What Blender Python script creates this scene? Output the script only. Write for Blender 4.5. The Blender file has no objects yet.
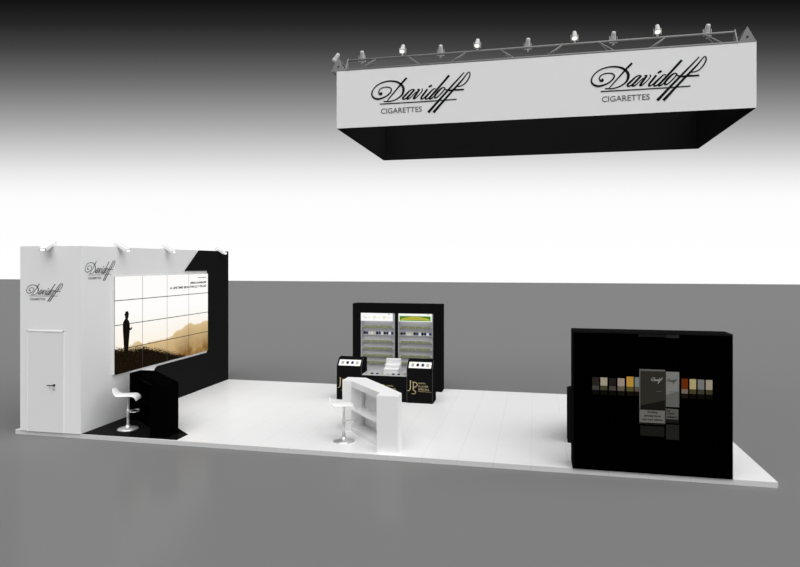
LOGO = [[(0.049, 0.207, 0.0257), (0.035, 0.202, 0.0617), (0.011, 0.188, 0.0514), (-0.013, 0.203, 0.0308), (-0.021, 0.242, 0.0231), (0.014, 0.29, 0.0206), (0.087, 0.314, 0.0206), (0.165, 0.312, 0.0231), (0.216, 0.286, 0.0257), (0.226, 0.246, 0.0283), (0.186, 0.186, 0.0283), (0.097, 0.128, 0.0308), (-0.04, 0.097, 0.0385), (-0.132, 0.139, 0.036), (-0.157, 0.206, 0.0308), (-0.124, 0.293, 0.0231), (-0.027, 0.376, 0.0231), (0.111, 0.42, 0.0257), (0.232, 0.423, 0.0308), (0.339, 0.398, 0.0385), (0.421, 0.34, 0.0463), (0.461, 0.265, 0.054), (0.443, 0.17, 0.0437), (0.384, 0.109, 0.0308), (0.293, 0.062, 0.0231), (0.186, 0.039, 0.0231), (0.073, 0.048, 0.0231)], [(0.522, 0.466, 0.0411), (0.435, 0.379, 0.0385), (0.328, 0.26, 0.0283), (0.226, 0.147, 0.0231), (0.146, 0.057, 0.0206)], [(0.673, 0.234, 0.018), (0.636, 0.242, 0.0206), (0.583, 0.219, 0.0283), (0.514, 0.156, 0.0385), (0.451, 0.097, 0.0385), (0.456, 0.068, 0.0334), (0.504, 0.078, 0.0231), (0.583, 0.151, 0.0206), (0.657, 0.225, 0.0231)], [(0.673, 0.234, 0.036), (0.594, 0.151, 0.0385), (0.53, 0.087, 0.0385), (0.535, 0.064, 0.0308), (0.578, 0.077, 0.0231), (0.652, 0.142, 0.018), (0.71, 0.196, 0.018)], [(0.726, 0.226, 0.0231), (0.762, 0.229, 0.0334), (0.726, 0.174, 0.0411), (0.668, 0.095, 0.0411), (0.657, 0.064, 0.0334), (0.704, 0.082, 0.0231), (0.778, 0.15, 0.018), (0.825, 0.214, 0.0231), (0.81, 0.241, 0.0206)], [(0.919, 0.229, 0.0385), (0.862, 0.155, 0.0411), (0.804, 0.082, 0.0385), (0.804, 0.048, 0.0308), (0.852, 0.066, 0.0206), (0.919, 0.131, 0.018)], [(0.943, 0.264, 0.036), (1.003, 0.296, 0.0411)], [(1.076, 0.225, 0.018), (1.039, 0.225, 0.0231), (0.993, 0.189, 0.0308), (0.93, 0.126, 0.0385), (0.883, 0.072, 0.0385), (0.893, 0.043, 0.0308), (0.94, 0.061, 0.0231), (1.024, 0.136, 0.0206), (1.076, 0.204, 0.0206)], [(1.329, 0.46, 0.0463), (1.231, 0.351, 0.0437), (1.112, 0.223, 0.0411), (1.024, 0.13, 0.0411), (0.966, 0.067, 0.0385), (0.966, 0.039, 0.0308), (1.013, 0.059, 0.0231), (1.06, 0.103, 0.018)], [(1.221, 0.242, 0.0231), (1.185, 0.226, 0.0308), (1.122, 0.171, 0.0411), (1.065, 0.102, 0.0411), (1.06, 0.061, 0.0334), (1.096, 0.062, 0.0257), (1.164, 0.117, 0.0231), (1.226, 0.185, 0.0231), (1.252, 0.222, 0.0231), (1.221, 0.242, 0.0231)], [(1.231, 0.236, 0.018), (1.267, 0.198, 0.0257), (1.334, 0.178, 0.0334), (1.421, 0.183, 0.036), (1.513, 0.18, 0.0334), (1.605, 0.18, 0.0308)], [(1.605, 0.495, 0.0206), (1.549, 0.435, 0.0257), (1.401, 0.281, 0.036), (1.257, 0.132, 0.0411), (1.112, -0.021, 0.0463), (1.019, -0.121, 0.0488), (0.935, -0.209, 0.0565)], [(1.46, 0.242, 0.018), (1.549, 0.249, 0.0206), (1.62, 0.288, 0.0231), (1.676, 0.353, 0.0257), (1.712, 0.429, 0.0257), (1.712, 0.475, 0.0231), (1.692, 0.494, 0.0206), (1.656, 0.463, 0.0231), (1.59, 0.379, 0.0283), (1.485, 0.266, 0.0385), (1.355, 0.131, 0.0411), (1.21, -0.024, 0.0463), (1.12, -0.122, 0.0488), (1.034, -0.215, 0.0565)], [(0.0, 0.0, 0.0206), (0.535, -0.001, 0.0206), (1.06, 0.0, 0.0206), (1.465, 0.007, 0.0206)]]
SKY = [(200, 253), (190, 249), (176, 238), (150, 205), (130, 177), (118, 160), (106, 144), (88, 119), (70, 95), (48, 66), (24, 38), (0, 17)]
SUNS = [('right_hall_light', (0.5, -0.1, 0.42), 2.0, 70), ('front_hall_light', (0.0, -0.40, 0.73), 2.61, 60)]
import bpy, bmesh, math, random
from mathutils import Vector, Matrix
random.seed(4)
C = bpy.context.scene.collection
PI = math.pi

# ------------------------------------------------------------ materials
def lin(v):
    v /= 255.0
    return v / 12.92 if v <= 0.04045 else ((v + 0.055) / 1.055) ** 2.4

def srgb(r, g=None, b=None):
    if g is None: g = b = r
    return (lin(r), lin(g), lin(b), 1.0)

def mat(name, col, rough=0.5, spec=0.3, metal=0.0, noise=0.0):
    m = bpy.data.materials.new(name); m.use_nodes = True
    nt = m.node_tree; b = nt.nodes['Principled BSDF']
    b.inputs['Roughness'].default_value = rough
    b.inputs['Specular IOR Level'].default_value = spec
    b.inputs['Metallic'].default_value = metal
    b.inputs['Base Color'].default_value = col
    if noise:
        tc = nt.nodes.new('ShaderNodeTexCoord'); n = nt.nodes.new('ShaderNodeTexNoise')
        n.inputs['Scale'].default_value = 9
        mx = nt.nodes.new('ShaderNodeMix'); mx.data_type = 'RGBA'
        mx.inputs[6].default_value = col
        mx.inputs[7].default_value = tuple(c * (1 - noise) for c in col[:3]) + (1,)
        nt.links.new(tc.outputs['Object'], n.inputs['Vector'])
        nt.links.new(n.outputs['Fac'], mx.inputs[0])
        nt.links.new(mx.outputs[2], b.inputs['Base Color'])
    return m

def emit(name, col, strength):
    m = bpy.data.materials.new(name); m.use_nodes = True
    nt = m.node_tree; nt.nodes.clear()
    e = nt.nodes.new('ShaderNodeEmission'); o = nt.nodes.new('ShaderNodeOutputMaterial')
    e.inputs['Color'].default_value = col; e.inputs['Strength'].default_value = strength
    nt.links.new(e.outputs[0], o.inputs['Surface'])
    return m

def polished(name, col, gloss, rough, grid=None):
    """plain diffuse body with a thin even polish; grid = (x0, y0, step, line width, line colour)"""
    m = bpy.data.materials.new(name); m.use_nodes = True
    nt = m.node_tree; nt.nodes.clear(); N = nt.nodes.new; L = nt.links.new
    out = N('ShaderNodeOutputMaterial'); mix = N('ShaderNodeMixShader')
    d = N('ShaderNodeBsdfDiffuse'); g = N('ShaderNodeBsdfGlossy')
    d.inputs['Color'].default_value = col
    g.inputs['Color'].default_value = (1, 1, 1, 1); g.inputs['Roughness'].default_value = rough
    mix.inputs[0].default_value = gloss
    L(d.outputs[0], mix.inputs[1]); L(g.outputs[0], mix.inputs[2]); L(mix.outputs[0], out.inputs['Surface'])
    if grid:
        x0, y0, st, lw, lc = grid
        geo = N('ShaderNodeNewGeometry'); sep = N('ShaderNodeSeparateXYZ'); L(geo.outputs['Position'], sep.inputs[0])
        facs = []
        for ax, off in ((0, x0), (1, y0)):
            a = N('ShaderNodeMath'); a.operation = 'SUBTRACT'; a.inputs[1].default_value = off - lw / 2
            w = N('ShaderNodeMath'); w.operation = 'WRAP'; w.inputs[1].default_value = st; w.inputs[2].default_value = 0
            c = N('ShaderNodeMath'); c.operation = 'LESS_THAN'; c.inputs[1].default_value = lw
            L(sep.outputs[ax], a.inputs[0]); L(a.outputs[0], w.inputs[0]); L(w.outputs[0], c.inputs[0]); facs.append(c)
        faint = N('ShaderNodeMath'); faint.operation = 'MULTIPLY'; faint.inputs[1].default_value = 0.4
        L(facs[1].outputs[0], faint.inputs[0])
        mx = N('ShaderNodeMath'); mx.operation = 'MAXIMUM'
        L(facs[0].outputs[0], mx.inputs[0]); L(faint.outputs[0], mx.inputs[1])
        cm = N('ShaderNodeMix'); cm.data_type = 'RGBA'
        cm.inputs[6].default_value = col; cm.inputs[7].default_value = lc
        L(mx.outputs[0], cm.inputs[0]); L(cm.outputs[2], d.inputs['Color'])
    return m

def paint(r, g=None, b=None, k=0.78):
    """paint that reads about this display colour on an upright face in this hall"""
    c = srgb(r, g, b)
    return tuple(min(0.95, x / k) for x in c[:3]) + (1,)

M = {}
M['ground'] = polished('hall floor grey', (0.188, 0.188, 0.188, 1), 0.03, 0.16)
M['deck'] = polished('white gloss tiles', (0.80, 0.80, 0.80, 1), 0.115, 0.07, (7.787, 1.05, 0.62, 0.009, (0.70, 0.70, 0.70, 1)))
M['edge'] = polished('white platform edge', (0.61, 0.61, 0.61, 1), 0.02, 0.2, (7.787, 100.0, 0.62, 0.008, (0.50, 0.50, 0.50, 1)))
M['white'] = mat('white wall paint', (0.80, 0.80, 0.80, 1), 0.6, 0.15, noise=0.01)
M['door'] = mat('white door lacquer', (0.75, 0.75, 0.75, 1), 0.45, 0.2)
M['fascia'] = mat('white fascia fabric', (0.785, 0.785, 0.785, 1), 0.7, 0.05)
M['counter_white'] = mat('white counter lacquer', (0.82, 0.82, 0.82, 1), 0.5, 0.10)
M['black'] = mat('black laminate', (0.0070, 0.0070, 0.0070, 1), 0.7, 0.0)
M['black_panel'] = mat('black wall laminate', (0.0095, 0.0095, 0.0095, 1), 0.7, 0.01)
M['counter_black'] = mat('black counter lacquer', (0.0012, 0.0012, 0.0012, 1), 0.6, 0.0)
M['display_black'] = mat('deep black display print', (0.0002, 0.0002, 0.0002, 1), 0.8, 0.0)
M['black_floor'] = polished('black gloss floor', (0.006, 0.006, 0.006, 1), 0.03, 0.06)
M['lining'] = mat('black lining cloth', (0.0105, 0.0105, 0.0105, 1), 0.9, 0.0)
M['ink'] = mat('black lettering vinyl', (0.010, 0.010, 0.010, 1), 0.6, 0.05)
M['ink_grey'] = mat('dark grey lettering vinyl', (0.09, 0.09, 0.09, 1), 0.6, 0.05)
M['gold'] = mat('gold lettering foil', (0.66, 0.53, 0.28, 1), 0.5, 0.2)
M['gold_dim'] = mat('dim gold lettering foil', (0.42, 0.34, 0.19, 1), 0.5, 0.2)
M['steel'] = mat('grey truss tube', (0.22, 0.22, 0.22, 1), 0.5, 0.3)
M['lamp_grey'] = mat('pale grey lamp housing', (0.55, 0.55, 0.55, 1), 0.4, 0.4)
M['bolt'] = mat('dark bolt', (0.03, 0.03, 0.03, 1), 0.5, 0.2)
M['chrome'] = mat('brushed chrome', (0.80, 0.80, 0.80, 1), 0.34, 0.5, 0.75)
M['seat_white'] = mat('white moulded seat', (0.88, 0.88, 0.88, 1), 0.35, 0.3)
M['lamp_white'] = mat('white spotlight housing', (0.86, 0.86, 0.86, 1), 0.45, 0.3)
M['lens_warm'] = emit('lit lamp lens warm', (1.0, 0.98, 0.82, 1), 1.3)
M['lens_white'] = emit('lit lamp lens white', (1.0, 1.0, 0.98, 1), 1.6)
M['grey_panel'] = mat('grey cabinet panel', (0.62, 0.62, 0.65, 1), 0.6, 0.05)
M['grey_light'] = mat('light grey cabinet frame', (0.42, 0.42, 0.44, 1), 0.5, 0.1)
M['shelf'] = mat('grey shelf board', (0.64, 0.64, 0.65, 1), 0.5, 0.05)
M['olive'] = mat('olive price strip', (0.27, 0.285, 0.16, 1), 0.6, 0.05)
M['sign_white'] = emit('lit white header', (1, 1, 1, 1), 0.97)
M['sign_green'] = emit('lit green header', srgb(72, 130, 38), 1.0)
M['sign_pale_green'] = emit('lit pale green header frame', srgb(222, 240, 205), 1.0)
M['sign_yellow'] = emit('lit yellow header band', srgb(196, 186, 70), 1.0)
M['sign_dark_yellow'] = emit('lit olive header letters', srgb(168, 166, 62), 1.0)
M['sign_cream'] = emit('lit cream emblem', srgb(236, 234, 218), 1.0)
M['tray'] = mat('pale grey counter top', (0.50, 0.50, 0.50, 1), 0.4, 0.2)
M['riser'] = mat('white acrylic riser', (0.80, 0.80, 0.81, 1), 0.3, 0.3)
M['label_white'] = mat('white label card', (0.90, 0.90, 0.88, 1), 0.5, 0.1)
M['icon_grey'] = mat('grey icon print', (0.42, 0.42, 0.38, 1), 0.6, 0.1)
M['icon_red'] = mat('dark red icon print', (0.045, 0.012, 0.015, 1), 0.6, 0.1)
M['icon_blue'] = mat('dark blue icon print', (0.02, 0.035, 0.12, 1), 0.6, 0.1)
M['icon_beige'] = mat('beige icon print', (0.46, 0.45, 0.36, 1), 0.6, 0.1)
M['trim_grey'] = mat('dark grey edge trim', (0.045, 0.045, 0.048, 1), 0.5, 0.2)

# ------------------------------------------------------------ mesh helpers
class MB:
    def __init__(s): s.bm = bmesh.new()
    def box(s, x0, x1, y0, y1, z0, z1, bev=0.0):
        pts = [(x, y, z) for x in (x0, x1) for y in (y0, y1) for z in (z0, z1)]
        v = [s.bm.verts.new(p) for p in pts]
        idx = [(0, 1, 3, 2), (4, 6, 7, 5), (0, 4, 5, 1), (2, 3, 7, 6), (0, 2, 6, 4), (1, 5, 7, 3)]
        f = [s.bm.faces.new([v[i] for i in q]) for q in idx]
        if bev:
            e = list({e for q in f for e in q.edges})
            bmesh.ops.bevel(s.bm, geom=e, offset=bev, segments=2, affect='EDGES', profile=0.7)
        return s
    def prism(s, poly, fn, d0, d1):
        """poly of (a, b); fn(a, b, d) -> point"""
        lo = [s.bm.verts.new(fn(a, b, d0)) for a, b in poly]
        hi = [s.bm.verts.new(fn(a, b, d1)) for a, b in poly]
        n = len(poly)
        s.bm.faces.new(lo[::-1]); s.bm.faces.new(hi)
        for i in range(n):
            j = (i + 1) % n
            s.bm.faces.new((lo[i], lo[j], hi[j], hi[i]))
        return s
    def tube(s, p, q, r, r2=None, n=12):
        p = Vector(p); q = Vector(q); r2 = r if r2 is None else r2
        d = (q - p).normalized()
        u = d.orthogonal().normalized(); w = d.cross(u)
        A = [s.bm.verts.new(p + (u * math.cos(t) + w * math.sin(t)) * r) for t in [2 * PI * i / n for i in range(n)]]
        B = [s.bm.verts.new(q + (u * math.cos(t) + w * math.sin(t)) * r2) for t in [2 * PI * i / n for i in range(n)]]
        s.bm.faces.new(A[::-1]); s.bm.faces.new(B)
        for i in range(n):
            j = (i + 1) % n; f = s.bm.faces.new((A[i], A[j], B[j], B[i])); f.smooth = True
        return s
    def lathe(s, prof, p=(0, 0, 0), d=(0, 0, 1), n=28):
        """prof of (radius, height along d) from p; closed when it starts and ends at radius 0"""
        p = Vector(p); d = Vector(d).normalized(); u = d.orthogonal().normalized(); w = d.cross(u)
        rings = []
        for r, h in prof:
            if r < 1e-6: rings.append([s.bm.verts.new(p + d * h)])
            else: rings.append([s.bm.verts.new(p + d * h + (u * math.cos(2 * PI * i / n) + w * math.sin(2 * PI * i / n)) * r) for i in range(n)])
        for a, b in zip(rings, rings[1:]):
            for i in range(n):
                j = (i + 1) % n
                q = [a[i % len(a)], a[j % len(a)], b[j % len(b)], b[i % len(b)]]
                q = list(dict.fromkeys(q))
                if len(q) > 2:
                    f = s.bm.faces.new(q); f.smooth = True
        return s
    def path(s, pts, r, n=10):
        for a, b in zip(pts, pts[1:]): s.tube(a, b, r, n=n)
        return s
    def ribbon(s, stroke, fn, d0, d1, sub=6):
        """stroke of (a, b, width) made smooth; laid on a face through fn"""
        P = [Vector(p) for p in stroke]
        out = []
        for i in range(len(P) - 1):
            p0 = P[max(i - 1, 0)]; p1 = P[i]; p2 = P[i + 1]; p3 = P[min(i + 2, len(P) - 1)]
            for k in range(sub):
                t = k / sub
                out.append(0.5 * ((2 * p1) + (p2 - p0) * t + (2 * p0 - 5 * p1 + 4 * p2 - p3) * t * t + (3 * p1 - p0 - 3 * p2 + p3) * t ** 3))
        out.append(P[-1])
        Lf, Rt = [], []
        for i, p in enumerate(out):
            a = out[max(i - 1, 0)]; b = out[min(i + 1, len(out) - 1)]
            t = Vector((b.x - a.x, b.y - a.y)); t = t.normalized() if t.length > 1e-9 else Vector((1, 0))
            n_ = Vector((-t.y, t.x)) * max(p.z, 0.001) * 0.5
            Lf.append((p.x + n_.x, p.y + n_.y)); Rt.append((p.x - n_.x, p.y - n_.y))
        for i in range(len(out) - 1):
            q = [Rt[i], Rt[i + 1], Lf[i + 1], Lf[i]]
            try: s.prism(q, fn, d0, d1)
            except ValueError: pass
        return s
    def text(s, body, fn, d0, d1, width=None, height=None, align='L', bold=0.0):
        """built-in font outlines, scaled to width (or cap height), start at (0, 0)"""
        cu = bpy.data.curves.new('t', 'FONT'); cu.body = body; cu.size = 1.0; cu.extrude = 0.0; cu.offset = bold
        cu.resolution_u = 3
        o = bpy.data.objects.new('t', cu); C.objects.link(o)
        bpy.context.view_layer.update()
        dg = bpy.context.evaluated_depsgraph_get()
        me = o.evaluated_get(dg).to_mesh()
        vs = [v.co.copy() for v in me.vertices]
        x0 = min(v.x for v in vs); x1 = max(v.x for v in vs); y0 = min(v.y for v in vs); y1 = max(v.y for v in vs)
        if width and height: sx, sy = width / (x1 - x0), height / (y1 - y0)
        elif width: sx = sy = width / (x1 - x0)
        else: sx = sy = height / (y1 - y0)
        sh = {'L': 0, 'C': -(x1 - x0) * sx / 2, 'R': -(x1 - x0) * sx}[align]
        hi = [s.bm.verts.new(fn((v.x - x0) * sx + sh, (v.y - y0) * sy, d1)) for v in vs]
        lo = [s.bm.verts.new(fn((v.x - x0) * sx + sh, (v.y - y0) * sy, d0)) for v in vs]
        edge = {}
        for p in me.polygons:
            ids = list(p.vertices)
            try: s.bm.faces.new([hi[i] for i in ids])
            except ValueError: pass
            for a, b in zip(ids, ids[1:] + ids[:1]):
                k = (min(a, b), max(a, b)); edge.setdefault(k, []).append((a, b))
        for k, l in edge.items():
            if len(l) == 1:
                a, b = l[0]; s.bm.faces.new((hi[a], lo[a], lo[b], hi[b]))
        o.evaluated_get(dg).to_mesh_clear()
        bpy.data.objects.remove(o); bpy.data.curves.remove(cu)
        return s
    def build(s, name, m, parent=None, local=False, normals=True):
        if normals: bmesh.ops.recalc_face_normals(s.bm, faces=s.bm.faces)
        if parent is not None and not local:
            off = Vector(); p = parent
            while p is not None: off += p.location; p = p.parent
            bmesh.ops.translate(s.bm, vec=-off, verts=s.bm.verts)
        me = bpy.data.meshes.new(name); s.bm.to_mesh(me); s.bm.free()
        me.materials.append(m)
        o = bpy.data.objects.new(name, me); C.objects.link(o)
        if parent is not None: o.parent = parent
        return o

def tag(o, label, cat, group=None, kind=None):
    if label: o['label'] = label
    if cat: o['category'] = cat
    if group: o['group'] = group
    if kind: o['kind'] = kind
    return o

def thing(name, label, cat, loc=(0, 0, 0), group=None):
    o = bpy.data.objects.new(name, None); C.objects.link(o)
    o.empty_display_size = 0.1; o.location = loc
    return tag(o, label, cat, group)

def kids(o): return [c for c in bpy.data.objects if c.parent == o]

def copy_tree(o, parent=None):
    c = o.copy(); C.objects.link(c)
    if parent is not None: c.parent = parent
    for ch in kids(o): copy_tree(ch, c)
    return c

def box(name, m, parent, *a, bev=0.0): return MB().box(*a, bev=bev).build(name, m, parent)

# faces: (a, b, depth) -> point
def face_front(x, y, z, k=1.0): return lambda a, b, d: (x + a * k, y - d, z + b * k)      # looks to -y
def face_side(x, y, z, k=1.0): return lambda a, b, d: (x + d, y + a * k, z + b * k)       # looks to +x

P = 0.088        # platform height
def logo(parent, fn, m, m2, d=0.006, caption=True, kw=1.0, kv=1.0):
    b = MB()
    for st in LOGO: b.ribbon([(p[0], p[1] * kv, p[2] * kw) for p in st], fn, 0.0, d)
    o = b.build('script_logo', m, parent)
    if caption:
        MB().text('CIGARETTES', lambda a, b_, dd: fn(a + 0.022, b_ - 0.187, dd), 0.0, d, width=0.79, height=0.098).build('logo_caption', m2, parent)
    return o

# ------------------------------------------------------------ setting: hall floor
g = MB().box(-260, 260, -90, 102.6, -0.12, 0.0).build('floor', M['ground']); g['kind'] = 'structure'
g['label'] = 'matt grey hall floor running far behind the stand'; g['category'] = 'floor'

# ------------------------------------------------------------ platform
plat = thing('exhibition_platform', 'low raised platform with white glossy tiles under the whole stand', 'platform', (7, 3, 0))
box('platform_base', M['edge'], plat, 0, 14, 0, 5.89, 0, P - 0.006)
box('tile_deck', M['deck'], plat, 0, 14, 0, 5.89, P - 0.006, P)

bf = MB().prism([(1.555, 0.0), (3.64, 0.03), (3.64, 0.42), (1.60, 2.10), (1.555, 2.10)], lambda a, b, d: (a, b, d), P, P + 0.006)
tag(bf.build('floor_panel', M['black_floor']), 'glossy black floor panel on white platform under the black counter', 'floor panel')

# ------------------------------------------------------------ left wall block with its door
WX0, WX1, WF, WY1, WZ = 0.135, 1.556, -0.02, 5.89, 3.816
wall = MB().box(WX0, WX1, WF, WY1, P, WZ).build('wall_left', M['white']); wall['kind'] = 'structure'
wall['label'] = 'tall white storage wall block standing on the left platform end'; wall['category'] = 'wall'
logo(wall, face_front(0.362, WF, 2.815, 0.455), M['ink'], M['ink_grey'], 0.004, kw=0.75, kv=1.15)
logo(wall, face_side(WX1, 0.175, 3.235, 0.475), M['ink'], M['ink_grey'], 0.004, kw=0.75, kv=1.25)

door = MB().box(0.33, 1.155, WF - 0.012, WF, P, 2.10).build('door_1', M['door']); door['kind'] = 'structure'
door['label'] = 'plain white flush door in the front of the white wall block'; door['category'] = 'door'
fr = MB().box(0.31, 0.33, WF - 0.02, WF, P, 2.12).box(1.155, 1.175, WF - 0.02, WF, P, 2.12).box(0.31, 1.175, WF - 0.02, WF, 2.10, 2.12)
fr.build('door_frame', M['white'], door)
MB().tube((0.955, WF - 0.012, 1.035), (0.955, WF - 0.06, 1.035), 0.012).tube((0.965, WF - 0.058, 1.035), (0.825, WF - 0.058, 1.035), 0.010).lathe([(0, 0), (0.026, 0), (0.026, 0.008), (0, 0.008)], (0.955, WF - 0.012, 1.035), (0, -1, 0)).build('door_handle', M['bolt'], door)
MB().lathe([(0, 0), (0.024, 0), (0.024, 0.008), (0, 0.008)], (0.955, WF - 0.012, 0.955), (0, -1, 0)).build('keyhole_plate', M['grey_light'], door)

ribbon = [(4.33, WZ + 0.004), (5.89, WZ + 0.004), (5.89, P), (1.78, P), (2.375, 0.93), (2.40, 0.985), (2.48, 1.03), (4.752, 1.03), (4.752, 3.268), (3.645, 3.276)]
tag(MB().prism(ribbon, lambda a, b, d: (WX1 + d, a, b), 0.0, 0.035).build('wall_panel', M['black_panel']),
    'black angular panel wrapping round the screen on the white wall', 'wall panel')

# ------------------------------------------------------------ video wall
def screen_mat():
    m = bpy.data.materials.new('screen picture'); m.use_nodes = True
    nt = m.node_tree; nt.nodes.clear(); N = nt.nodes.new; L = nt.links.new
    geo = N('ShaderNodeNewGeometry'); sep = N('ShaderNodeSeparateXYZ'); L(geo.outputs['Position'], sep.inputs[0])
    def rng(sock, a, b):
        r = N('ShaderNodeMapRange'); r.inputs[1].default_value = a; r.inputs[2].default_value = b; L(sock, r.inputs[0]); return r.outputs[0]
    def math_(op, a, b):
        n = N('ShaderNodeMath'); n.operation = op
        for i, v in enumerate((a, b)):
            if isinstance(v, (int, float)): n.inputs[i].default_value = v
            else: L(v, n.inputs[i])
        return n.outputs[0]
    def curve(sock, pts):
        c = N('ShaderNodeFloatCurve'); cv = c.mapping.curves[0]
        cv.points[0].location = pts[0]; cv.points[1].location = pts[-1]
        for p in pts[1:-1]: cv.points.new(*p)
        c.mapping.update(); L(sock, c.inputs['Value']); return c.outputs[0]
    def mix(f, a, b):
        n = N('ShaderNodeMix'); n.data_type = 'RGBA'
        if isinstance(f, (int, float)): n.inputs[0].default_value = f
        else: L(f, n.inputs[0])
        for i, v in ((6, a), (7, b)):
            if isinstance(v, tuple): n.inputs[i].default_value = v
            else: L(v, n.inputs[i])
        return n.outputs[2]
    a = rng(sep.outputs[1], 0.90, 4.70); b = rng(sep.outputs[2], 1.09, 3.20)
    def noise(sc, det=4, rough=0.6):
        n = N('ShaderNodeTexNoise'); n.inputs['Scale'].default_value = sc; n.inputs['Detail'].default_value = det
        n.inputs['Roughness'].default_value = rough; L(geo.outputs['Position'], n.inputs['Vector']); return n.outputs[0]
    n1 = noise(9, 5); n2 = noise(26, 4, 0.7); n3 = noise(2.2, 3)
    sky = mix(rng(b, 0.22, 0.62), srgb(252, 243, 226), srgb(254, 253, 252))
    h1 = math_('ADD', curve(a, [(0, .26), (.14, .275), (.20, .305), (.26, .262), (.33, .275), (.48, .275), (.55, .29), (.60, .335), (.66, .352), (.70, .375), (.76, .405), (.82, .385), (.88, .378), (.93, .395), (1, .40)]), math_('MULTIPLY', math_('SUBTRACT', n1, 0.5), 0.05))
    hb = rng(math_('SUBTRACT', h1, b), 0.0, 0.34)
    hill = mix(hb, srgb(222, 196, 152), srgb(132, 96, 48))
    tex = rng(n3, 0.42, 0.66)
    hill = mix(math_('MULTIPLY', tex, 0.5), hill, srgb(212, 180, 122))
    f1 = rng(math_('SUBTRACT', h1, b), -0.004, 0.02)
    pic = mix(f1, sky, hill)
    h2 = math_('ADD', curve(a, [(0, .27), (.13, .235), (.27, .22), (.36, .18), (.45, .14), (.56, .085), (.66, .04), (.75, .005), (1, 0.0)]), math_('MULTIPLY', math_('SUBTRACT', n2, 0.5), 0.20))
    h2 = math_('SUBTRACT', h2, math_('MULTIPLY', rng(a, .7, .8), 0.2))
    f2 = rng(math_('SUBTRACT', h2, b), -0.01, 0.012)
    grass = mix(rng(n2, 0.45, 0.75), srgb(14, 11, 8), srgb(52, 40, 22))
    pic = mix(f2, pic, grass)
    e = N('ShaderNodeEmission'); o = N('ShaderNodeOutputMaterial'); L(pic, e.inputs['Color']); L(e.outputs[0], o.inputs['Surface'])
    return m
M['screen'] = screen_mat()
M['screen_dark'] = emit('screen dark figure', srgb(22, 17, 14), 1.0)
M['screen_ink'] = emit('screen lettering', srgb(30, 28, 26), 1.0)
M['bezel'] = mat('grey screen joint', (0.06, 0.06, 0.06, 1), 0.6, 0.1)
vw = thing('video_wall', 'large video wall of sixteen screens showing a man on a hill', 'screen', (WX1, 2.8, 1.07))
box('housing', M['white'], vw, WX1, 1.607, 0.905, 4.695, 1.095, 3.195)
box('joint_grid', M['bezel'], vw, 1.607, 1.6145, 0.905, 4.695, 1.095, 3.195)
pw, ph = 3.8 / 4, 2.11 / 4
for r in range(4):
    for c in range(4):
        y = 0.90 + c * pw; z = 1.09 + r * ph; q = 0.009; q2 = 0.010
        box('screen_panel', M['screen'], vw, 1.613, 1.62, y + q2, y + pw - q2, z + q, z + ph - q)
man = [(1.205, 1.50), (1.185, 1.80), (1.165, 2.00), (1.160, 2.14), (1.175, 2.20), (1.225, 2.245), (1.245, 2.275), (1.235, 2.31), (1.228, 2.345), (1.205, 2.352), (1.205, 2.362), (1.238, 2.372), (1.245, 2.41), (1.275, 2.425), (1.320, 2.425), (1.345, 2.41), (1.352, 2.368), (1.378, 2.358), (1.378, 2.350), (1.352, 2.343), (1.352, 2.30), (1.335, 2.265), (1.325, 2.245), (1.365, 2.21), (1.390, 2.15), (1.395, 2.06), (1.430, 2.035), (1.445, 2.05), (1.470, 2.075), (1.478, 2.06), (1.465, 2.02), (1.435, 2.0), (1.395, 2.005), (1.388, 1.95), (1.375, 1.85), (1.355, 1.70), (1.350, 1.48)]
MB().prism(man, lambda a, b, d: (1.62 + d, a, b), 0.0, 0.002).build('displayed_figure', M['screen_dark'], vw)
t = MB().text('ZINO DAVIDOFF', lambda a, b, d: (1.62 + d, 4.61 + a, 2.935 + b), 0, 0.002, width=0.80, height=0.055, align='R', bold=0.045)
t.text('A LIFETIME BEAUTIFULLY FILLED', lambda a, b, d: (1.62 + d, 4.61 + a, 2.835 + b), 0, 0.002, width=1.70, height=0.056, align='R', bold=0.03)
t.build('displayed_lettering', M['screen_ink'], vw)
box('displayed_rule', M['screen_ink'], vw, 1.62, 1.622, 4.18, 4.61, 3.085, 3.100)

# ------------------------------------------------------------ wall spotlights (box heads on short arms over the wall top)
def wall_spot():
    t = thing('wall_spotlight', None, 'spotlight', (0, 0, 0), 'spotlights along the white wall top')
    MB().box(-0.05, 0.05, -0.02, 0.12, 0.0, 0.02, 0.004).box(-0.02, 0.02, 0.0, 0.05, 0.02, 0.05, 0.004).build('clamp', M['lamp_white'], t, local=True)
    R = Matrix.Translation((0, 0.03, 0.035)) @ Matrix.Rotation(math.radians(30), 4, 'X')
    def tilt(b): bmesh.ops.transform(b.bm, matrix=R, verts=b.bm.verts); return b
    tilt(MB().box(-0.085, 0.085, -0.27, 0.05, 0.0, 0.065, 0.014)).build('housing', M['lamp_white'], t, local=True)
    tilt(MB().box(-0.07, 0.07, -0.277, -0.268, 0.008, 0.057, 0.003)).build('lens_frame', M['lamp_grey'], t, local=True)
    tilt(MB().box(-0.05, 0.05, -0.282, -0.276, 0.016, 0.049, 0.002)).build('lens', M['lens_white'], t, local=True)
    return t
ws = wall_spot()
spots = [((0.84, 0.02, WZ), 0, 'white box spotlight clamped on the wall top above the door'),
         ((WX1 - 0.02, 1.15, WZ), PI / 2, 'white box spotlight on the wall top above the screen\'s left end, beside the logo'),
         ((WX1 - 0.02, 2.87, WZ), PI / 2, 'white box spotlight on the wall top above the middle of the screen'),
         ((WX1 - 0.02, 5.40, WZ + 0.004), PI / 2, 'white box spotlight on the wall top above the black panel')]
for i, (l, rz, lab) in enumerate(spots):
    o = ws if i == 0 else copy_tree(ws)
    o.location = l; o.rotation_euler = (0, 0, rz); o['label'] = lab

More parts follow.
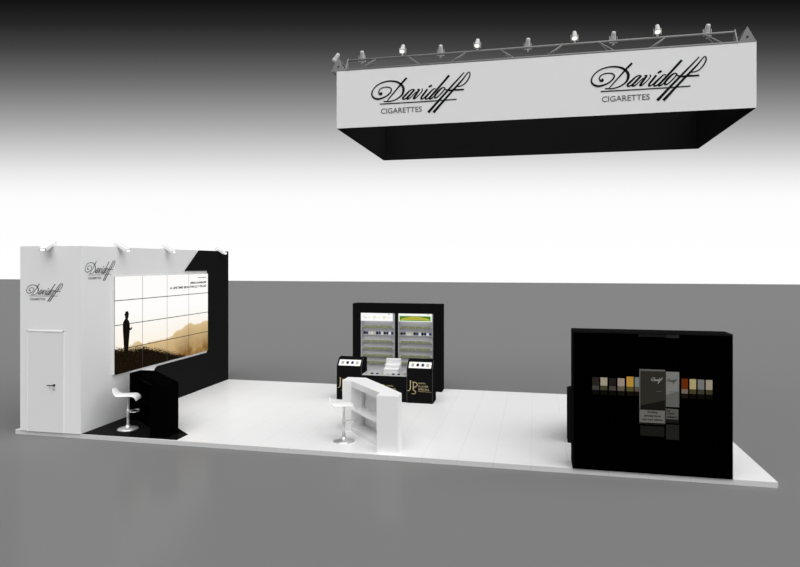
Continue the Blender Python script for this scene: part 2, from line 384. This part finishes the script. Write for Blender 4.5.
# ------------------------------------------------------------ slanted counters with an open shelf bay
WHITE_PLAN = [(7.57, .11), (7.96, .11), (7.96, .42), (6.92, 1.73), (6.53, 1.73), (6.53, 1.35), (6.72, 1.33), (7.56, .37)]
BLACK_PLAN = [(3.02, .10), (3.37, .12), (3.38, .50), (2.12, 1.58), (1.77, 1.56), (1.78, 1.17), (2.03, 1.15), (3.0, .36)]
def counter(label, m, plan, dx=0.0, dy=0.0, mirror=None, top=1.10):
    fx = (lambda x: mirror - x) if mirror is not None else (lambda x: x + dx)
    lay = lambda a, b, d: (fx(a), b + dy, d)
    A, B, Cc, D, E, F, G, H = plan
    z0 = P
    if label.startswith('black counter on'): z0 = P + 0.006
    t = thing('bar_counter', label, 'counter', lay((A[0] + E[0]) / 2, (A[1] + E[1]) / 2, z0), 'slanted bar counters')
    def inset(p, q, s, d):                      # a point s along p-q, pushed d towards the back
        p = Vector(p); q = Vector(q); u = (q - p); n_ = Vector((-u.y, u.x)).normalized()
        if n_.y < 0: n_ = -n_
        r = p + u * s + n_ * d; return (r.x, r.y)
    th = 0.085
    MB().prism([A, B, Cc, D, E, F, G, H], lay, top - th, top).build('counter_top', m, t)
    # the two end posts, the back and the plinth leave the bay open
    Hi, Gi = inset(G, H, 1.0, 0.36), inset(G, H, 0.0, 0.36)
    MB().prism([A, B, Cc, inset(Cc, D, .12, 0), H], lay, z0, top - th).build('end_post', m, t)
    MB().prism([F, G, inset(G, H, .02, .22), inset(Cc, D, .93, 0), D, E], lay, z0, top - th).build('end_post', m, t)
    MB().prism([inset(G, H, 0.0, .31), inset(G, H, 1.0, .31), inset(Cc, D, .10, 0), inset(Cc, D, .95, 0)], lay, z0, top - th).build('back_panel', m, t)
    fr = MB().prism([inset(G, H, 0.0, 0), inset(G, H, 1.0, 0), inset(G, H, 1.0, .32), inset(G, H, 0.0, .32)], lay, z0, z0 + 0.09)
    fr.build('plinth', m, t)
    MB().prism([inset(G, H, 0.0, 0.004), inset(G, H, 1.0, 0.004), inset(G, H, 1.0, .315), inset(G, H, 0.0, .315)], lay, z0 + 0.425, z0 + 0.452).build('shelf', m, t)
    MB().prism([inset(G, H, 0.0, 0.002), inset(G, H, 1.0, 0.002), inset(G, H, 1.0, .03), inset(G, H, 0.0, .03)], lay, top - th - 0.035, top - th).build('top_rail', M['black'] if m == M['counter_black'] else m, t)  # black counter: light falling on the rail is put into its lighter black
    return t
counter('white slanted bar counter with two open shelf bays at the front edge', M['counter_white'], WHITE_PLAN, top=1.105)
counter('black counter on the black floor panel below the video wall', M['counter_black'], BLACK_PLAN, top=1.10)
counter('black counter half hidden behind the big black display block', M['black'], WHITE_PLAN, dy=1.36, mirror=10.935 + 7.96, top=1.085)

# ------------------------------------------------------------ bar stools
def stool():
    t = thing('bar_stool', None, 'stool', (0, 0, 0), 'white bar stools')
    MB().lathe([(0, 0), (0.205, 0), (0.208, 0.008), (0.195, 0.022), (0.09, 0.038), (0.045, 0.055), (0.038, 0.09), (0, 0.09)]).build('base', M['chrome'], t, local=True)
    MB().lathe([(0, 0.06), (0.030, 0.06), (0.030, 0.40), (0.024, 0.41), (0.019, 0.42), (0.019, 0.66), (0.05, 0.675), (0, 0.675)]).build('column', M['chrome'], t, local=True)
    pts = [(0.02, -0.02, 0.37)] + [(0.02 + 0.17 * math.sin(a), 0.12 * -math.cos(a), 0.37) for a in [PI * k / 10 for k in range(1, 10)]] + [(0.02, 0.02, 0.37)]
    pts = [(0.0, -0.028, 0.37), (0.10, -0.12, 0.37), (0.17, -0.13, 0.37), (0.205, -0.07, 0.37), (0.21, 0.0, 0.37), (0.205, 0.07, 0.37), (0.17, 0.13, 0.37), (0.10, 0.12, 0.37), (0.0, 0.028, 0.37)]
    MB().path(pts, 0.010).build('footrest', M['chrome'], t, local=True)
    # one bent shell: raised back lip, flat seat, front edge rolled down
    prof = [(-0.275, 0.84), (-0.262, 0.80), (-0.235, 0.75), (-0.205, 0.712), (-0.165, 0.698), (-0.10, 0.696), (0.0, 0.697), (0.09, 0.700), (0.14, 0.692), (0.175, 0.668), (0.20, 0.63), (0.21, 0.60)]
    b = MB(); rows_ = []
    n = len(prof)
    for i, (x, z) in enumerate(prof):
        a = prof[max(i - 1, 0)]; c = prof[min(i + 1, n - 1)]
        d = Vector((c[0] - a[0], c[1] - a[1])).normalized(); nx, nz = -d.y, d.x
        w = (0.085, 0.115, 0.145, 0.165)[i] if i < 4 else (0.175 if i < n - 2 else 0.16)
        rows_.append([b.bm.verts.new((x + nx * s * 0.008, y, z + nz * s * 0.008)) for y, s in ((-w, -1), (w, -1), (w, 1), (-w, 1))])
    for p, q in zip(rows_, rows_[1:]):
        for k in range(4):
            f = b.bm.faces.new((p[k], p[(k + 1) % 4], q[(k + 1) % 4], q[k])); f.smooth = True
    b.bm.faces.new(rows_[0]); b.bm.faces.new(rows_[-1][::-1])
    o = b.build('seat', M['seat_white'], t, local=True)
    md = o.modifiers.new('bevel', 'BEVEL'); md.width = 0.004; md.segments = 2
    return t
st = stool()
st['label'] = 'white bar stool on chrome base beside the black counter'
st.location = (2.235, 0.50, P + 0.006); st.rotation_euler = (0, 0, math.radians(18))
s2 = copy_tree(st); s2['label'] = 'white bar stool on chrome base beside the white counter'
s2.location = (6.78, 0.66, P)

# ------------------------------------------------------------ hanging sign
SX0, SX1, SY0, SY1, SZ0, SZ1 = 6.586, 13.959, 0.82, 4.571, 6.08, 7.182
sign = thing('hanging_sign', 'long white box sign with two script logos hanging over the stand', 'sign', (10.27, 2.7, SZ0))
tk = 0.04
f = box('fascia_panel', M['fascia'], sign, SX0, SX1, SY0, SY0 + tk, SZ0, SZ1)
logo(f, face_front(7.448, SY0, 6.505), M['ink'], M['ink_grey'], kw=0.9)
logo(f, face_front(11.466, SY0, 6.500), M['ink'], M['ink_grey'], kw=0.9)
box('fascia_panel', M['fascia'], sign, SX0, SX1, SY1 - tk, SY1, SZ0, SZ1)
box('fascia_panel', M['fascia'], sign, SX0, SX0 + tk, SY0 + tk, SY1 - tk, SZ0, SZ1)
box('fascia_panel', M['fascia'], sign, SX1 - tk, SX1, SY0 + tk, SY1 - tk, SZ0, SZ1)
a0, a1, b0, b1, e = SX0 + tk, SX1 - tk, SY0 + tk, SY1 - tk, 0.012
ln = MB().box(SX0 + .003, SX1 - .003, SY0 + .003, b0 + e, SZ0 - 0.004, SZ0 + 0.002).box(SX0 + .003, SX1 - .003, b1 - e, SY1 - .003, SZ0 - 0.004, SZ0 + 0.002).box(SX0 + .003, a0 + e, SY0 + .003, SY1 - .003, SZ0 - 0.004, SZ0 + 0.002).box(a1 - e, SX1 - .003, SY0 + .003, SY1 - .003, SZ0 - 0.004, SZ0 + 0.002)
ln.box(a0, a1, b0, b0 + e, SZ0, SZ1).box(a0, a1, b1 - e, b1, SZ0, SZ1).box(a0, a0 + e, b0, b1, SZ0, SZ1).box(a1 - e, a1, b0, b1, SZ0, SZ1)
ln.build('inner_lining', M['lining'], sign)

# ------------------------------------------------------------ truss on top of the sign
def truss(label, p0, p1, side, apex, zb, zt, grp='triangular trusses on top of the sign'):
    """triangular truss from p0 to p1 (xy), base half width side"""
    d = Vector((p1[0] - p0[0], p1[1] - p0[1], 0)); Ln = d.length; d.normalize(); n_ = Vector((-d.y, d.x, 0))
    t = thing('lighting_truss', label, 'truss', ((p0[0] + p1[0]) / 2, (p0[1] + p1[1]) / 2, zb - 0.018), grp)
    o = Vector((p0[0], p0[1], 0))
    pt = lambda s, w, z: o + d * s + n_ * w + Vector((0, 0, z))
    MB().tube(pt(0, 0, zt), pt(Ln, 0, zt), 0.020).build('chord', M['steel'], t)
    for w in (-side, side): MB().tube(pt(0, w, zb), pt(Ln, w, zb), 0.018).build('chord', M['steel'], t)
    s = 0.28
    while s + 1.25 < Ln:
        for w in (-side, side):
            MB().tube(pt(s, w, zb), pt(s + 0.30, 0, zt), 0.012).build('brace', M['steel'], t)
            MB().tube(pt(s + 0.92, 0, zt), pt(s + 1.18, w, zb), 0.012).build('brace', M['steel'], t)
        s += 1.74
    for s, sg in ((0, 1), (Ln, -1)):
        k = 0.02
        q = [(-side - k, zb - 0.016), (side + k, zb - 0.016), (0.0, zt + 0.045)]
        lay = lambda a, b, dd, s=s, sg=sg: tuple(pt(s - sg * 0.006 + sg * dd, a, b))
        pl = MB().prism(q, lay, 0.0, 0.02).build('end_plate', M['steel'], t)
        c = pt(s - sg * 0.006, 0, (zb * 1.9 + zt * 1.1) / 3)
        MB().lathe([(0, 0), (0.018, 0), (0.018, 0.006), (0, 0.006)], c, tuple(-d * sg), 12).build('bolt', M['bolt'], pl)
    return t
TZ = SZ1 + 0.018
truss('long front truss lying along the logo side of the sign', (6.765, 0.965), (13.675, 0.965), 0.135, 0, TZ, 7.425)
truss('short truss across the left end of the sign', (6.615, 0.83), (6.615, 4.56), 0.125, 0, TZ + 0.0, 7.415)
truss('short truss across the right end of the sign', (13.822, 0.83), (13.822, 4.56), 0.125, 0, TZ + 0.0, 7.415)

# ------------------------------------------------------------ par lamps
def par():
    t = thing('stage_lamp', None, 'lamp', (0, 0, 0), 'stage lamps on the sign truss')
    MB().box(-0.022, 0.022, -0.026, 0.026, 0.0, 0.03, 0.004).tube((0, 0, 0.03), (0, 0, 0.055), 0.010).build('clamp', M['lamp_grey'], t, local=True)
    MB().box(-0.088, 0.088, -0.012, 0.012, 0.05, 0.058).box(-0.088, -0.080, -0.012, 0.012, 0.05, 0.20).box(0.080, 0.088, -0.012, 0.012, 0.05, 0.20).build('yoke', M['lamp_grey'], t, local=True)
    d = Vector((0, -math.cos(math.radians(58)), -math.sin(math.radians(58)))); c = Vector((0, 0, 0.185))
    MB().lathe([(0, -0.12), (0.034, -0.12), (0.046, -0.105), (0.050, -0.07), (0.056, -0.02), (0.066, 0.05), (0.076, 0.08), (0.076, 0.12), (0.066, 0.12), (0.066, 0.10), (0, 0.10)], c, d, 20).build('housing', M['lamp_grey'], t, local=True)
    MB().lathe([(0, 0.101), (0.064, 0.101), (0.05, 0.108), (0, 0.112)], c, d, 20).build('lens', M['lens_warm'], t, local=True)
    return t
pl = par()
fr_lab = ['first from the left', 'second from the left', 'third from the left', 'furthest right']
n = 0
for x, back, lab in ([(x, False, 'forward-facing lit stage lamp on the long truss, %s of these' % l) for x, l in zip((7.86, 9.285, 11.03, 12.43), fr_lab)] +
                     [(x, True, 'stage lamp turned backward on the long truss, %s of these' % l) for x, l in zip((7.04, 8.585, 10.205, 11.70, 13.25), ('leftmost', 'second from the left', 'third from the left', 'fourth from the left', 'rightmost'))]):
    o = pl if n == 0 else copy_tree(pl); n += 1
    o.scale = (.80, .80, .80) if back else (.76, .76, .76); o.location = (x, 1.03, 7.370) if back else (x, 0.965, 7.440); o.rotation_euler = (0, 0, PI + 0.15 if back else random.uniform(-.12, .12)); o['label'] = lab
o = copy_tree(pl); o.location = (6.52, 1.0, 7.375); o.rotation_euler = (0, 0, -PI / 2)
o['label'] = 'stage lamp aimed left from the short truss at the sign\'s left end'

# ------------------------------------------------------------ big black display wall
BX0, BX1, BF, BY1, BZ = 10.938, 13.358, -0.022, 0.411, 2.362
dw = thing('pack_display', 'big black free-standing display block with a printed row of packs', 'display', (12.15, 0.2, P))
box('body', M['black'], dw, BX0, BX1, BF, BY1, P, BZ, bev=0.012)
fp = box('front_panel', M['display_black'], dw, BX0 + 0.02, BX1 - 0.006, BF - 0.006, BF + 0.002, P + 0.004, BZ - 0.03)
FY = BF - 0.006
pm = {}
def pcol(*c):
    if c not in pm: pm[c] = mat('print %d %d %d' % (c if len(c) == 3 else c * 3), paint(*c), 0.7, 0.0)
    return pm[c]
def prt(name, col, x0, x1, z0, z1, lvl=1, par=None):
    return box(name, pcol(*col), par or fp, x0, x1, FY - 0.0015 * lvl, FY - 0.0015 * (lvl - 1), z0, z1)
# the two large packs
b = MB().box(11.975, 12.365, FY - .0015, FY, 0.89, 1.77)
b.build('printed_pack', pcol(88, 88, 84), fp)
prt('printed_face', (42, 41, 36), 11.990, 12.362, 1.155, 1.742, 2)
MB().prism([(11.990, 1.182), (12.362, 1.285), (12.362, 1.125), (11.990, 1.125)], face_front(0, FY - 0.0015, 0), 0.0, 0.003).build('printed_shade', pcol(22, 21, 18), fp)
prt('printed_warning', (98, 97, 92), 11.99, 12.352, 0.915, 1.118, 2)
prt('printed_edge', (14, 14, 13), 11.978, 12.365, 1.118, 1.128, 3)
prt('printed_edge', (20, 20, 19), 11.978, 12.365, 0.892, 0.912, 2)
w = MB()
for txt, z, wd in (('Smoking', 1.060, .145), ('seriously harms', 1.000, .25), ('you and others', 0.940, .31)):
    w.text(txt, face_front(12.172, FY - .003, z), 0, .0015, width=wd, height=0.044, align='C', bold=0.03)
w.build('printed_lettering', pcol(30, 29, 27), fp)
prt('printed_pack', (112, 112, 108), 12.376, 12.572, 1.182, 1.742, 1)
MB().prism([(12.376, 1.182), (12.572, 1.182), (12.572, 1.44), (12.376, 1.37)], face_front(0, FY - 0.0015, 0), 0.0, 0.0015).build('printed_shade', pcol(88, 88, 84), fp)
prt('printed_warning', (78, 78, 73), 12.376, 12.560, 0.985, 1.152, 1)
prt('printed_edge', (22, 22, 21), 12.376, 12.565, 0.925, 0.984, 1)
w = MB()
for txt, z, wd in (('ing', 1.10, .055), ('y harms', 1.055, .12), ('others', 1.005, .15)):
    w.text(txt, face_front(12.385, FY - .0015, z), 0, .0015, width=wd, height=0.038, bold=0.03)
w.build('printed_lettering', pcol(30, 29, 27), fp)
def small_logo(x, z, k, m, lvl):
    b = MB()
    ff = face_front(x, FY - .0015 * lvl, z)
    for s_ in LOGO[:-1]: b.ribbon(s_, lambda a, c, d: ff(a * k, c * k * 1.5, d), 0.0, 0.0015, 3)
    b.build('printed_logo', m, fp)
small_logo(12.165, 1.578, 0.094, pcol(150, 150, 145), 2)
small_logo(12.400, 1.578, 0.082, pcol(55, 55, 52), 2)
prt('printed_rule', (78, 78, 75), 12.225, 12.32, 1.418, 1.425, 3)
prt('printed_rule', (80, 80, 76), 12.43, 12.53, 1.420, 1.427, 3)
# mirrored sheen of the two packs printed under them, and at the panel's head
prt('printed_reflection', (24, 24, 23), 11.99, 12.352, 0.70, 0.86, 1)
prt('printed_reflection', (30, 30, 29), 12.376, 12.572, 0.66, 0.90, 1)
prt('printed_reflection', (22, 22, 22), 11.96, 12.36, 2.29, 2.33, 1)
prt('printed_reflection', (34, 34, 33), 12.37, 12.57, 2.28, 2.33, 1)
small = [(11.250, 1.612, (40, 38, 34), (66, 65, 58)), (11.377, 1.610, (168, 158, 136), (70, 66, 48)), (11.511, 1.606, (34, 32, 29), (70, 66, 58)),
         (11.644, 1.608, (160, 144, 128), (98, 90, 76)), (11.780, 1.640, (190, 146, 62), (92, 84, 48)), (11.905, 1.636, (120, 128, 128), (90, 84, 76)),
         (12.606, 1.640, (104, 44, 12), (120, 104, 92)), (12.726, 1.638, (176, 164, 116), (74, 66, 40)), (12.845, 1.636, (118, 120, 118), (62, 62, 52)), (12.964, 1.634, (160, 150, 132), (62, 58, 40))]
for x, zt, c1, c2 in small:
    x2 = min(x + 0.106, 11.972) if x < 12 else x + 0.095
    c1 = tuple(int(v * .9) for v in c1); c2 = tuple(int(v * .9) for v in c2)
    prt('printed_pack', c1, x, x2, 1.478, zt, 1)
    prt('printed_warning', c2, x, x2, 1.405, 1.474, 1)
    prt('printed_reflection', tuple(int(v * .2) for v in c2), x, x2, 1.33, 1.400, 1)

# ------------------------------------------------------------ shop display at the back
bw = thing('display_backdrop', 'black framed back wall holding two lit shelf cabinets', 'backdrop', (6.72, 5.7, P))
fm = MB().box(5.50, 5.722, 5.46, 5.87, P, 2.385).box(6.678, 6.757, 5.46, 5.87, P, 2.385).box(7.708, 7.94, 5.46, 5.87, P, 2.385)
fm.box(5.722, 6.678, 5.46, 5.87, 2.142, 2.385).box(6.757, 7.708, 5.46, 5.87, 2.142, 2.385)
fm.build('frame', M['black'], bw)
box('back_board', M['black'], bw, 5.722, 7.708, 5.80, 5.87, P, 2.142)
ZS = [1.765, 1.575, 1.375, 1.185, 0.995, 0.805]
ordn = ['leftmost', 'second from the left', 'third from the left', 'fourth from the left', 'fifth from the left', 'sixth from the left', 'sixth from the right', 'fifth from the right', 'fourth from the right', 'third from the right', 'second from the right', 'rightmost']
packcols = [('near-black', (22, 18, 26)), ('navy', (48, 50, 86)), ('pale grey', (176, 176, 176)), ('cream', (198, 192, 160)), ('pale grey', (172, 172, 172)), ('near-black', (24, 20, 30)), ('navy', (52, 56, 92)), ('white', (212, 212, 216)), ('near-black', (22, 18, 22)), ('navy', (48, 50, 84)), ('white', (210, 210, 216)), ('dark blue', (54, 58, 104))]
def pack_mats():
    return [(n_, mat('pack ' + n_ + str(i), paint(*c, k=0.6), 0.5, 0.2)) for i, (n_, c) in enumerate(packcols)]
PK = pack_mats()
proto_pack = None
def cabinet(x0, x1, label, side):
    t = thing('shelf_cabinet', label, 'cabinet', ((x0 + x1) / 2, 5.65, P), 'shelf cabinets')
    y0, y1, zt = 5.47, 5.60, 2.136
    box('side_panel', M['grey_light'], t, x0, x0 + 0.03, y0, y1, P, zt)
    box('side_panel', M['grey_light'], t, x1 - 0.03, x1, y0, y1, P, zt)
    box('back_panel', M['grey_panel'], t, x0 + 0.03, x1 - 0.03, y1 - 0.02, y1, P, zt)
    box('top_panel', M['grey_light'], t, x0 + 0.03, x1 - 0.03, y0, y1 - 0.02, zt - 0.02, zt)
    box('base', M['grey_light'], t, x0 + 0.03, x1 - 0.03, y0, y1 - 0.02, P, P + 0.30)
    hx0, hx1 = (x0 + .012, x1 - .065) if side == 'left' else (x0 + .02, x1 - .03)
    hd = box('header_sign', M['sign_white'], t, hx0, hx1, y0 - 0.03, y0 + 0.02, 1.925, zt - 0.004)
    hy = y0 - 0.03
    fn = face_front(0, hy, 0)
    box('header_slot', M['bolt'], hd, hx1 - 0.12, hx1 - 0.07, hy - .002, hy, 2.107, 2.120)
    w_ = hx1 - hx0
    if side == 'left':
        for k in range(3):
            cx_ = hx0 + w_ * (0.15 + 0.31 * k)
            MB().lathe([(0, 0), (0.045, 0), (0.045, .002), (0, .002)], (cx_ - .02, hy, 2.02), (0, -1, 0), 20).build('emblem', M['sign_cream'], hd)
            box('emblem_line', M['sign_cream'], hd, cx_ + .03, cx_ + .15, hy - .002, hy, 2.01, 2.03)
    else:
        box('header_edge', M['sign_pale_green'], hd, hx0 + .002, hx1 - .002, hy - .002, hy, 1.928, 2.085)
        box('green_field', M['sign_green'], hd, hx0 + .03, hx1 - .03, hy - .004, hy - .002, 1.950, 2.070)
        xa, xb = hx0 + .06, hx1 - .06; N_ = 20; top_, bot_ = [], []
        for k in range(N_ + 1):
            s_ = k / N_; a = xa + (xb - xa) * s_
            top_.append((a, 1.992 + 0.066 * math.sin(PI * s_))); bot_.append((a, 1.962 + 0.008 * math.sin(PI * s_)))
        bb = MB()
        for k in range(N_): bb.prism([bot_[k], bot_[k + 1], top_[k + 1], top_[k]], fn, 0.004, 0.006)
        bb.build('yellow_band', M['sign_yellow'], hd)
        bb = MB()
        for k in range(3, N_ - 3): bb.prism([(bot_[k][0] + .006, bot_[k][1] + .014), (bot_[k + 1][0] - .006, bot_[k + 1][1] + .014), (top_[k + 1][0] - .006, top_[k + 1][1] - .014), (top_[k][0] + .006, top_[k][1] - .014)], fn, 0.006, 0.0075)
        bb.build('band_marks', M['sign_dark_yellow'], hd)
    for i, z in enumerate(ZS):
        zt_ = z - 0.005 if i != 1 else 1.556
        sh = box('shelf', M['shelf'], t, x0 + 0.03, x1 - 0.03, y0 + 0.046, y1 - 0.02, zt_ - 0.012, zt_)
        if i == 1: continue
        ws_ = (x1 - x0 - 0.14) / 4
        for k in range(4):
            a = x0 + 0.07 + k * ws_
            box('price_strip', M['olive'], sh, a, a + ws_ - 0.010, y0 + 0.034, y0 + 0.046, zt_ - 0.028, zt_ + 0.032)
    return t
def pack(mm, x, y, z, w=0.055, d=0.022, h=0.088):
    t = thing('cigarette_pack', None, 'pack', (x, y, z))
    MB().box(-w / 2, w / 2, -d / 2, d / 2, 0, h * .66).build('box', mm, t, local=True)
    MB().box(-w / 2, w / 2, -d / 2, d / 2, h * .665, h, 0.003).build('lid', mm, t, local=True)
    return t
cabinet(5.727, 6.673, 'left grey shelf cabinet with white lit header in the black back wall', 'left')
cabinet(6.762, 7.703, 'right grey shelf cabinet with green lit header in the black back wall', 'right')
for side, x0 in (('left', 5.81), ('right', 6.845)):
    for i, (nm, mm) in enumerate(PK):
        t = pack(mm, x0 + i * 0.0705, 5.545, 1.556, h=.07)
        t['label'] = '%s pack, %s on the second shelf of the %s cabinet' % (nm, ordn[i], side)
        t['group'] = 'packs on the second shelf of the %s cabinet' % side

# monogram and lettering in gold
JPS = [
    [(.085, .330, .026), (.085, .20, .026), (.083, .11, .026), (.070, .06, .022), (.040, .030, .017), (0.0, .022, .012)],
    [(.062, .333, .008), (.085, .333, .010), (.108, .333, .008)],
    [(.165, .285, .022), (.163, .17, .022), (.160, .05, .024)],
    [(.120, .286, .008), (.170, .290, .015), (.225, .283, .020), (.262, .245, .022), (.262, .205, .022), (.232, .165, .018), (.185, .150, .012), (.14, .152, .008)],
    [(.238, .135, .008), (.190, .125, .012), (.155, .100, .017), (.150, .072, .019), (.180, .045, .018), (.218, .015, .019), (.225, -.025, .018), (.200, -.055, .015), (.155, -.062, .011), (.110, -.050, .008)],
]
def jps(parent, x, y, z, k=1.0, text_only=False):
    b = MB()
    fn = face_front(x, y, z, k)
    if not text_only:
        for s_ in JPS: b.ribbon([(p[0], p[1] * .88, p[2] * .70) for p in s_], fn, 0, 0.004, 5)
        b.build('gold_monogram', M['gold'], parent); b = MB()
    for txt, dz, wd in (('JOHN', .200, .19), ('PLAYER', .122, .27), ('SPECIAL', .045, .295)):
        b.text(txt, lambda a, c, d, dz=dz: fn(a + .295, c + dz, d), 0, .004, width=wd, height=.050, bold=0.008)
    b.prism([(.295, .012), (.635, .005), (.635, .012), (.295, .020)], fn, 0, .004)
    b.build('gold_lettering', M['gold_dim'], parent)

def kiosk(x0, x1, label):
    t = thing('display_kiosk', label, 'kiosk', ((x0 + x1) / 2, 4.31, P), 'black display kiosks')
    z = P; y = 4.06
    prof = [(y, z), (y, 0.92), (y + .15, 1.075), (y + .19, 1.10), (y + .23, 1.11), (y + .41, 1.11), (y + .46, 1.095), (y + .49, 1.05), (y + .50, 0.98), (y + .50, z)]
    MB().prism(prof, lambda a, b, d: (d, a, b), x0 + .012, x1 - .012).build('body', M['black'], t)
    for xa, xb in ((x0, x0 + .012), (x1 - .012, x1)):
        MB().prism([(y - .004, z), (y - .004, 0.922), (y + .15, 1.080), (y + .19, 1.105), (y + .23, 1.115), (y + .41, 1.115), (y + .463, 1.10), (y + .493, 1.054), (y + .503, .98), (y + .503, z)], lambda a, b, d: (d, a, b), xa, xb).build('side_panel', M['black'], t)
        MB().prism([(y - .008, z), (y - .008, 0.922), (y + .148, 1.084), (y + .19, 1.11), (y + .19, 1.104), (y + .15, 1.079), (y - .003, 0.922), (y - .003, z)], lambda a, b, d: (d, a, b), xa, xb).build('edge_trim', M['trim_grey'], t)
    sl = Vector((0, .15, .155)).normalized(); up = Vector((0, -sl.z, sl.y))
    o = Vector((x0, y, 0.92))
    fn = lambda a, b, d: tuple(o + Vector((a, 0, 0)) + sl * b + up * d)
    w = x1 - x0
    pnl = MB().prism([(.045, .018), (w - .045, .018), (w - .045, .195), (.045, .195)], fn, 0, .006).build('label_panel', M['label_white'], t)
    for k, mm in enumerate(('icon_grey', 'icon_red', 'icon_blue', 'icon_beige')):
        cx_ = .045 + (w - .09) * (.17 + .225 * k)
        b = MB()
        if k in (1, 2): b.prism([(cx_ + .036 * math.cos(2 * PI * j / 16), .108 + .045 * math.sin(2 * PI * j / 16)) for j in range(16)], fn, .006, .009)
        else: b.prism([(cx_ - .034, .060), (cx_ + .034, .060), (cx_ + .034, .150), (cx_ - .034, .150)], fn, .006, .009)
        b.build('label_icon', M[mm], pnl)
    jps(t, x0 + .015, y, 0.362, .92)
    return t
kiosk(7.29, 7.93, 'black kiosk with gold lettering at the display\'s right end')
kiosk(5.51, 6.155, 'black kiosk left of the display, partly behind the white counter')

sc = thing('service_counter', 'low black counter between the two black kiosks', 'counter', (6.72, 4.35, P))
box('body', M['black'], sc, 6.16, 7.285, 4.09, 4.70, P, 0.715)
box('counter_top', M['tray'], sc, 6.163, 7.282, 4.082, 4.70, 0.715, 0.74)
jps(sc, 6.50, 4.09, 0.262, .92)

rs = thing('stepped_riser', 'white three-step display riser standing on the low black counter', 'display stand', (6.87, 4.5, 0.74))
y = 4.30
pr_ = [(y, 0.74), (y, 0.845), (y + .13, 0.86), (y + .13, 0.93), (y + .27, 0.945), (y + .27, 1.055), (y + .36, 1.065), (y + .36, 0.74)]
MB().prism(pr_, lambda a, b, d: (d, a, b), 6.655, 7.03).build('steps', M['riser'], rs)
for (ya, z0, z1) in ((y, .83, .847), (y + .13, .915, .932), (y + .27, 1.04, 1.057)):
    box('step_lip', M['label_white'], rs, 6.650, 7.035, ya - .012, ya, z0, z1)

lay_cols = [('pale grey', 'icon_grey'), ('near-black', None), ('navy', None), ('pale beige', 'icon_beige'), ('pale pink', None), ('near-black', None), ('dark blue', None), ('pale grey', 'icon_grey')]
lm = {'near-black': mat('lying pack near black', (0.02, 0.018, 0.022, 1), .5, .2), 'navy': mat('lying pack navy', (0.05, 0.05, 0.13, 1), .5, .2), 'pale pink': mat('lying pack pale', (0.5, 0.44, 0.42, 1), .5, .2), 'dark blue': mat('lying pack blue', (0.03, 0.04, 0.08, 1), .5, .2)}
for i, (nm, key) in enumerate(lay_cols):
    mm = M[key] if key else lm[nm]
    x = 6.26 + i * 0.135
    t = pack(mm, x, 4.23, 0.74 + 0.0115)
    t.rotation_euler = (PI / 2, 0, 0); t.location = (x, 4.20, 0.7515)
    t['label'] = '%s pack lying on the low counter, %s of eight in the row' % (nm, ['leftmost', 'second from left', 'third from left', 'fourth from left', 'fourth from right', 'third from right', 'second from right', 'rightmost'][i])
    t['group'] = 'packs lying on the low counter'

# ------------------------------------------------------------ light
w = bpy.data.worlds.new('hall backdrop'); bpy.context.scene.world = w; w.use_nodes = True
nt = w.node_tree; nt.nodes.clear(); N = nt.nodes.new; L = nt.links.new
tc = N('ShaderNodeTexCoord'); sep = N('ShaderNodeSeparateXYZ'); L(tc.outputs['Generated'], sep.inputs[0])
dot = N('ShaderNodeVectorMath'); dot.operation = 'DOT_PRODUCT'; dot.inputs[1].default_value = (-0.2157, 0.9765, 0.0)
L(tc.outputs['Generated'], dot.inputs[0])
ab = N('ShaderNodeMath'); ab.operation = 'ABSOLUTE'; L(dot.outputs['Value'], ab.inputs[0])
mxx = N('ShaderNodeMath'); mxx.operation = 'MAXIMUM'; mxx.inputs[1].default_value = 0.05; L(ab.outputs[0], mxx.inputs[0])
dv = N('ShaderNodeMath'); dv.operation = 'DIVIDE'; L(sep.outputs[2], dv.inputs[0]); L(mxx.outputs[0], dv.inputs[1])
sc_ = N('ShaderNodeMath'); sc_.operation = 'MULTIPLY'; sc_.inputs[1].default_value = 2.0; L(dv.outputs[0], sc_.inputs[0])
rp = N('ShaderNodeValToRGB'); cr = rp.color_ramp
stops = SKY
cr.elements[0].position = 0.0; cr.elements[0].color = (1, 1, 1, 1)
cr.elements[1].position = 1.0; cr.elements[1].color = srgb(6)
for v, val in stops:
    e = cr.elements.new((263.5 - v) / 613.0 * 2); e.color = srgb(val)
L(sc_.outputs[0], rp.inputs[0])
bg = N('ShaderNodeBackground'); out = N('ShaderNodeOutputWorld')
L(rp.outputs[0], bg.inputs['Color']); bg.inputs['Strength'].default_value = 1.0; L(bg.outputs[0], out.inputs['Surface'])

def sun(name, d, strength, ang):
    l = bpy.data.lights.new(name, 'SUN'); l.energy = strength; l.angle = math.radians(ang)
    o = bpy.data.objects.new(name, l); C.objects.link(o)
    o.rotation_euler = Vector(d).to_track_quat('Z', 'Y').to_euler(); o.location = Vector(d) * 12
    return o
for args in SUNS: sun(*args)

# ------------------------------------------------------------ camera
cam = bpy.data.cameras.new('camera'); co = bpy.data.objects.new('camera', cam); C.objects.link(co)
cam.sensor_fit = 'HORIZONTAL'; cam.sensor_width = 36.0; cam.lens = 612.81 / 800 * 36.0
cam.shift_y = -(283.5 - 263.47) / 800.0
cam.clip_end = 1000
co.location = (10.3403, -10.4973, 3.4686); co.rotation_euler = (PI / 2, 0, 0.2174)
S = bpy.context.scene; S.camera = co
S.view_settings.view_transform = 'Standard'; S.view_settings.look = 'None'
S.view_settings.exposure = 0.0; S.view_settings.gamma = 1.0; S.view_settings.use_curve_mapping = False
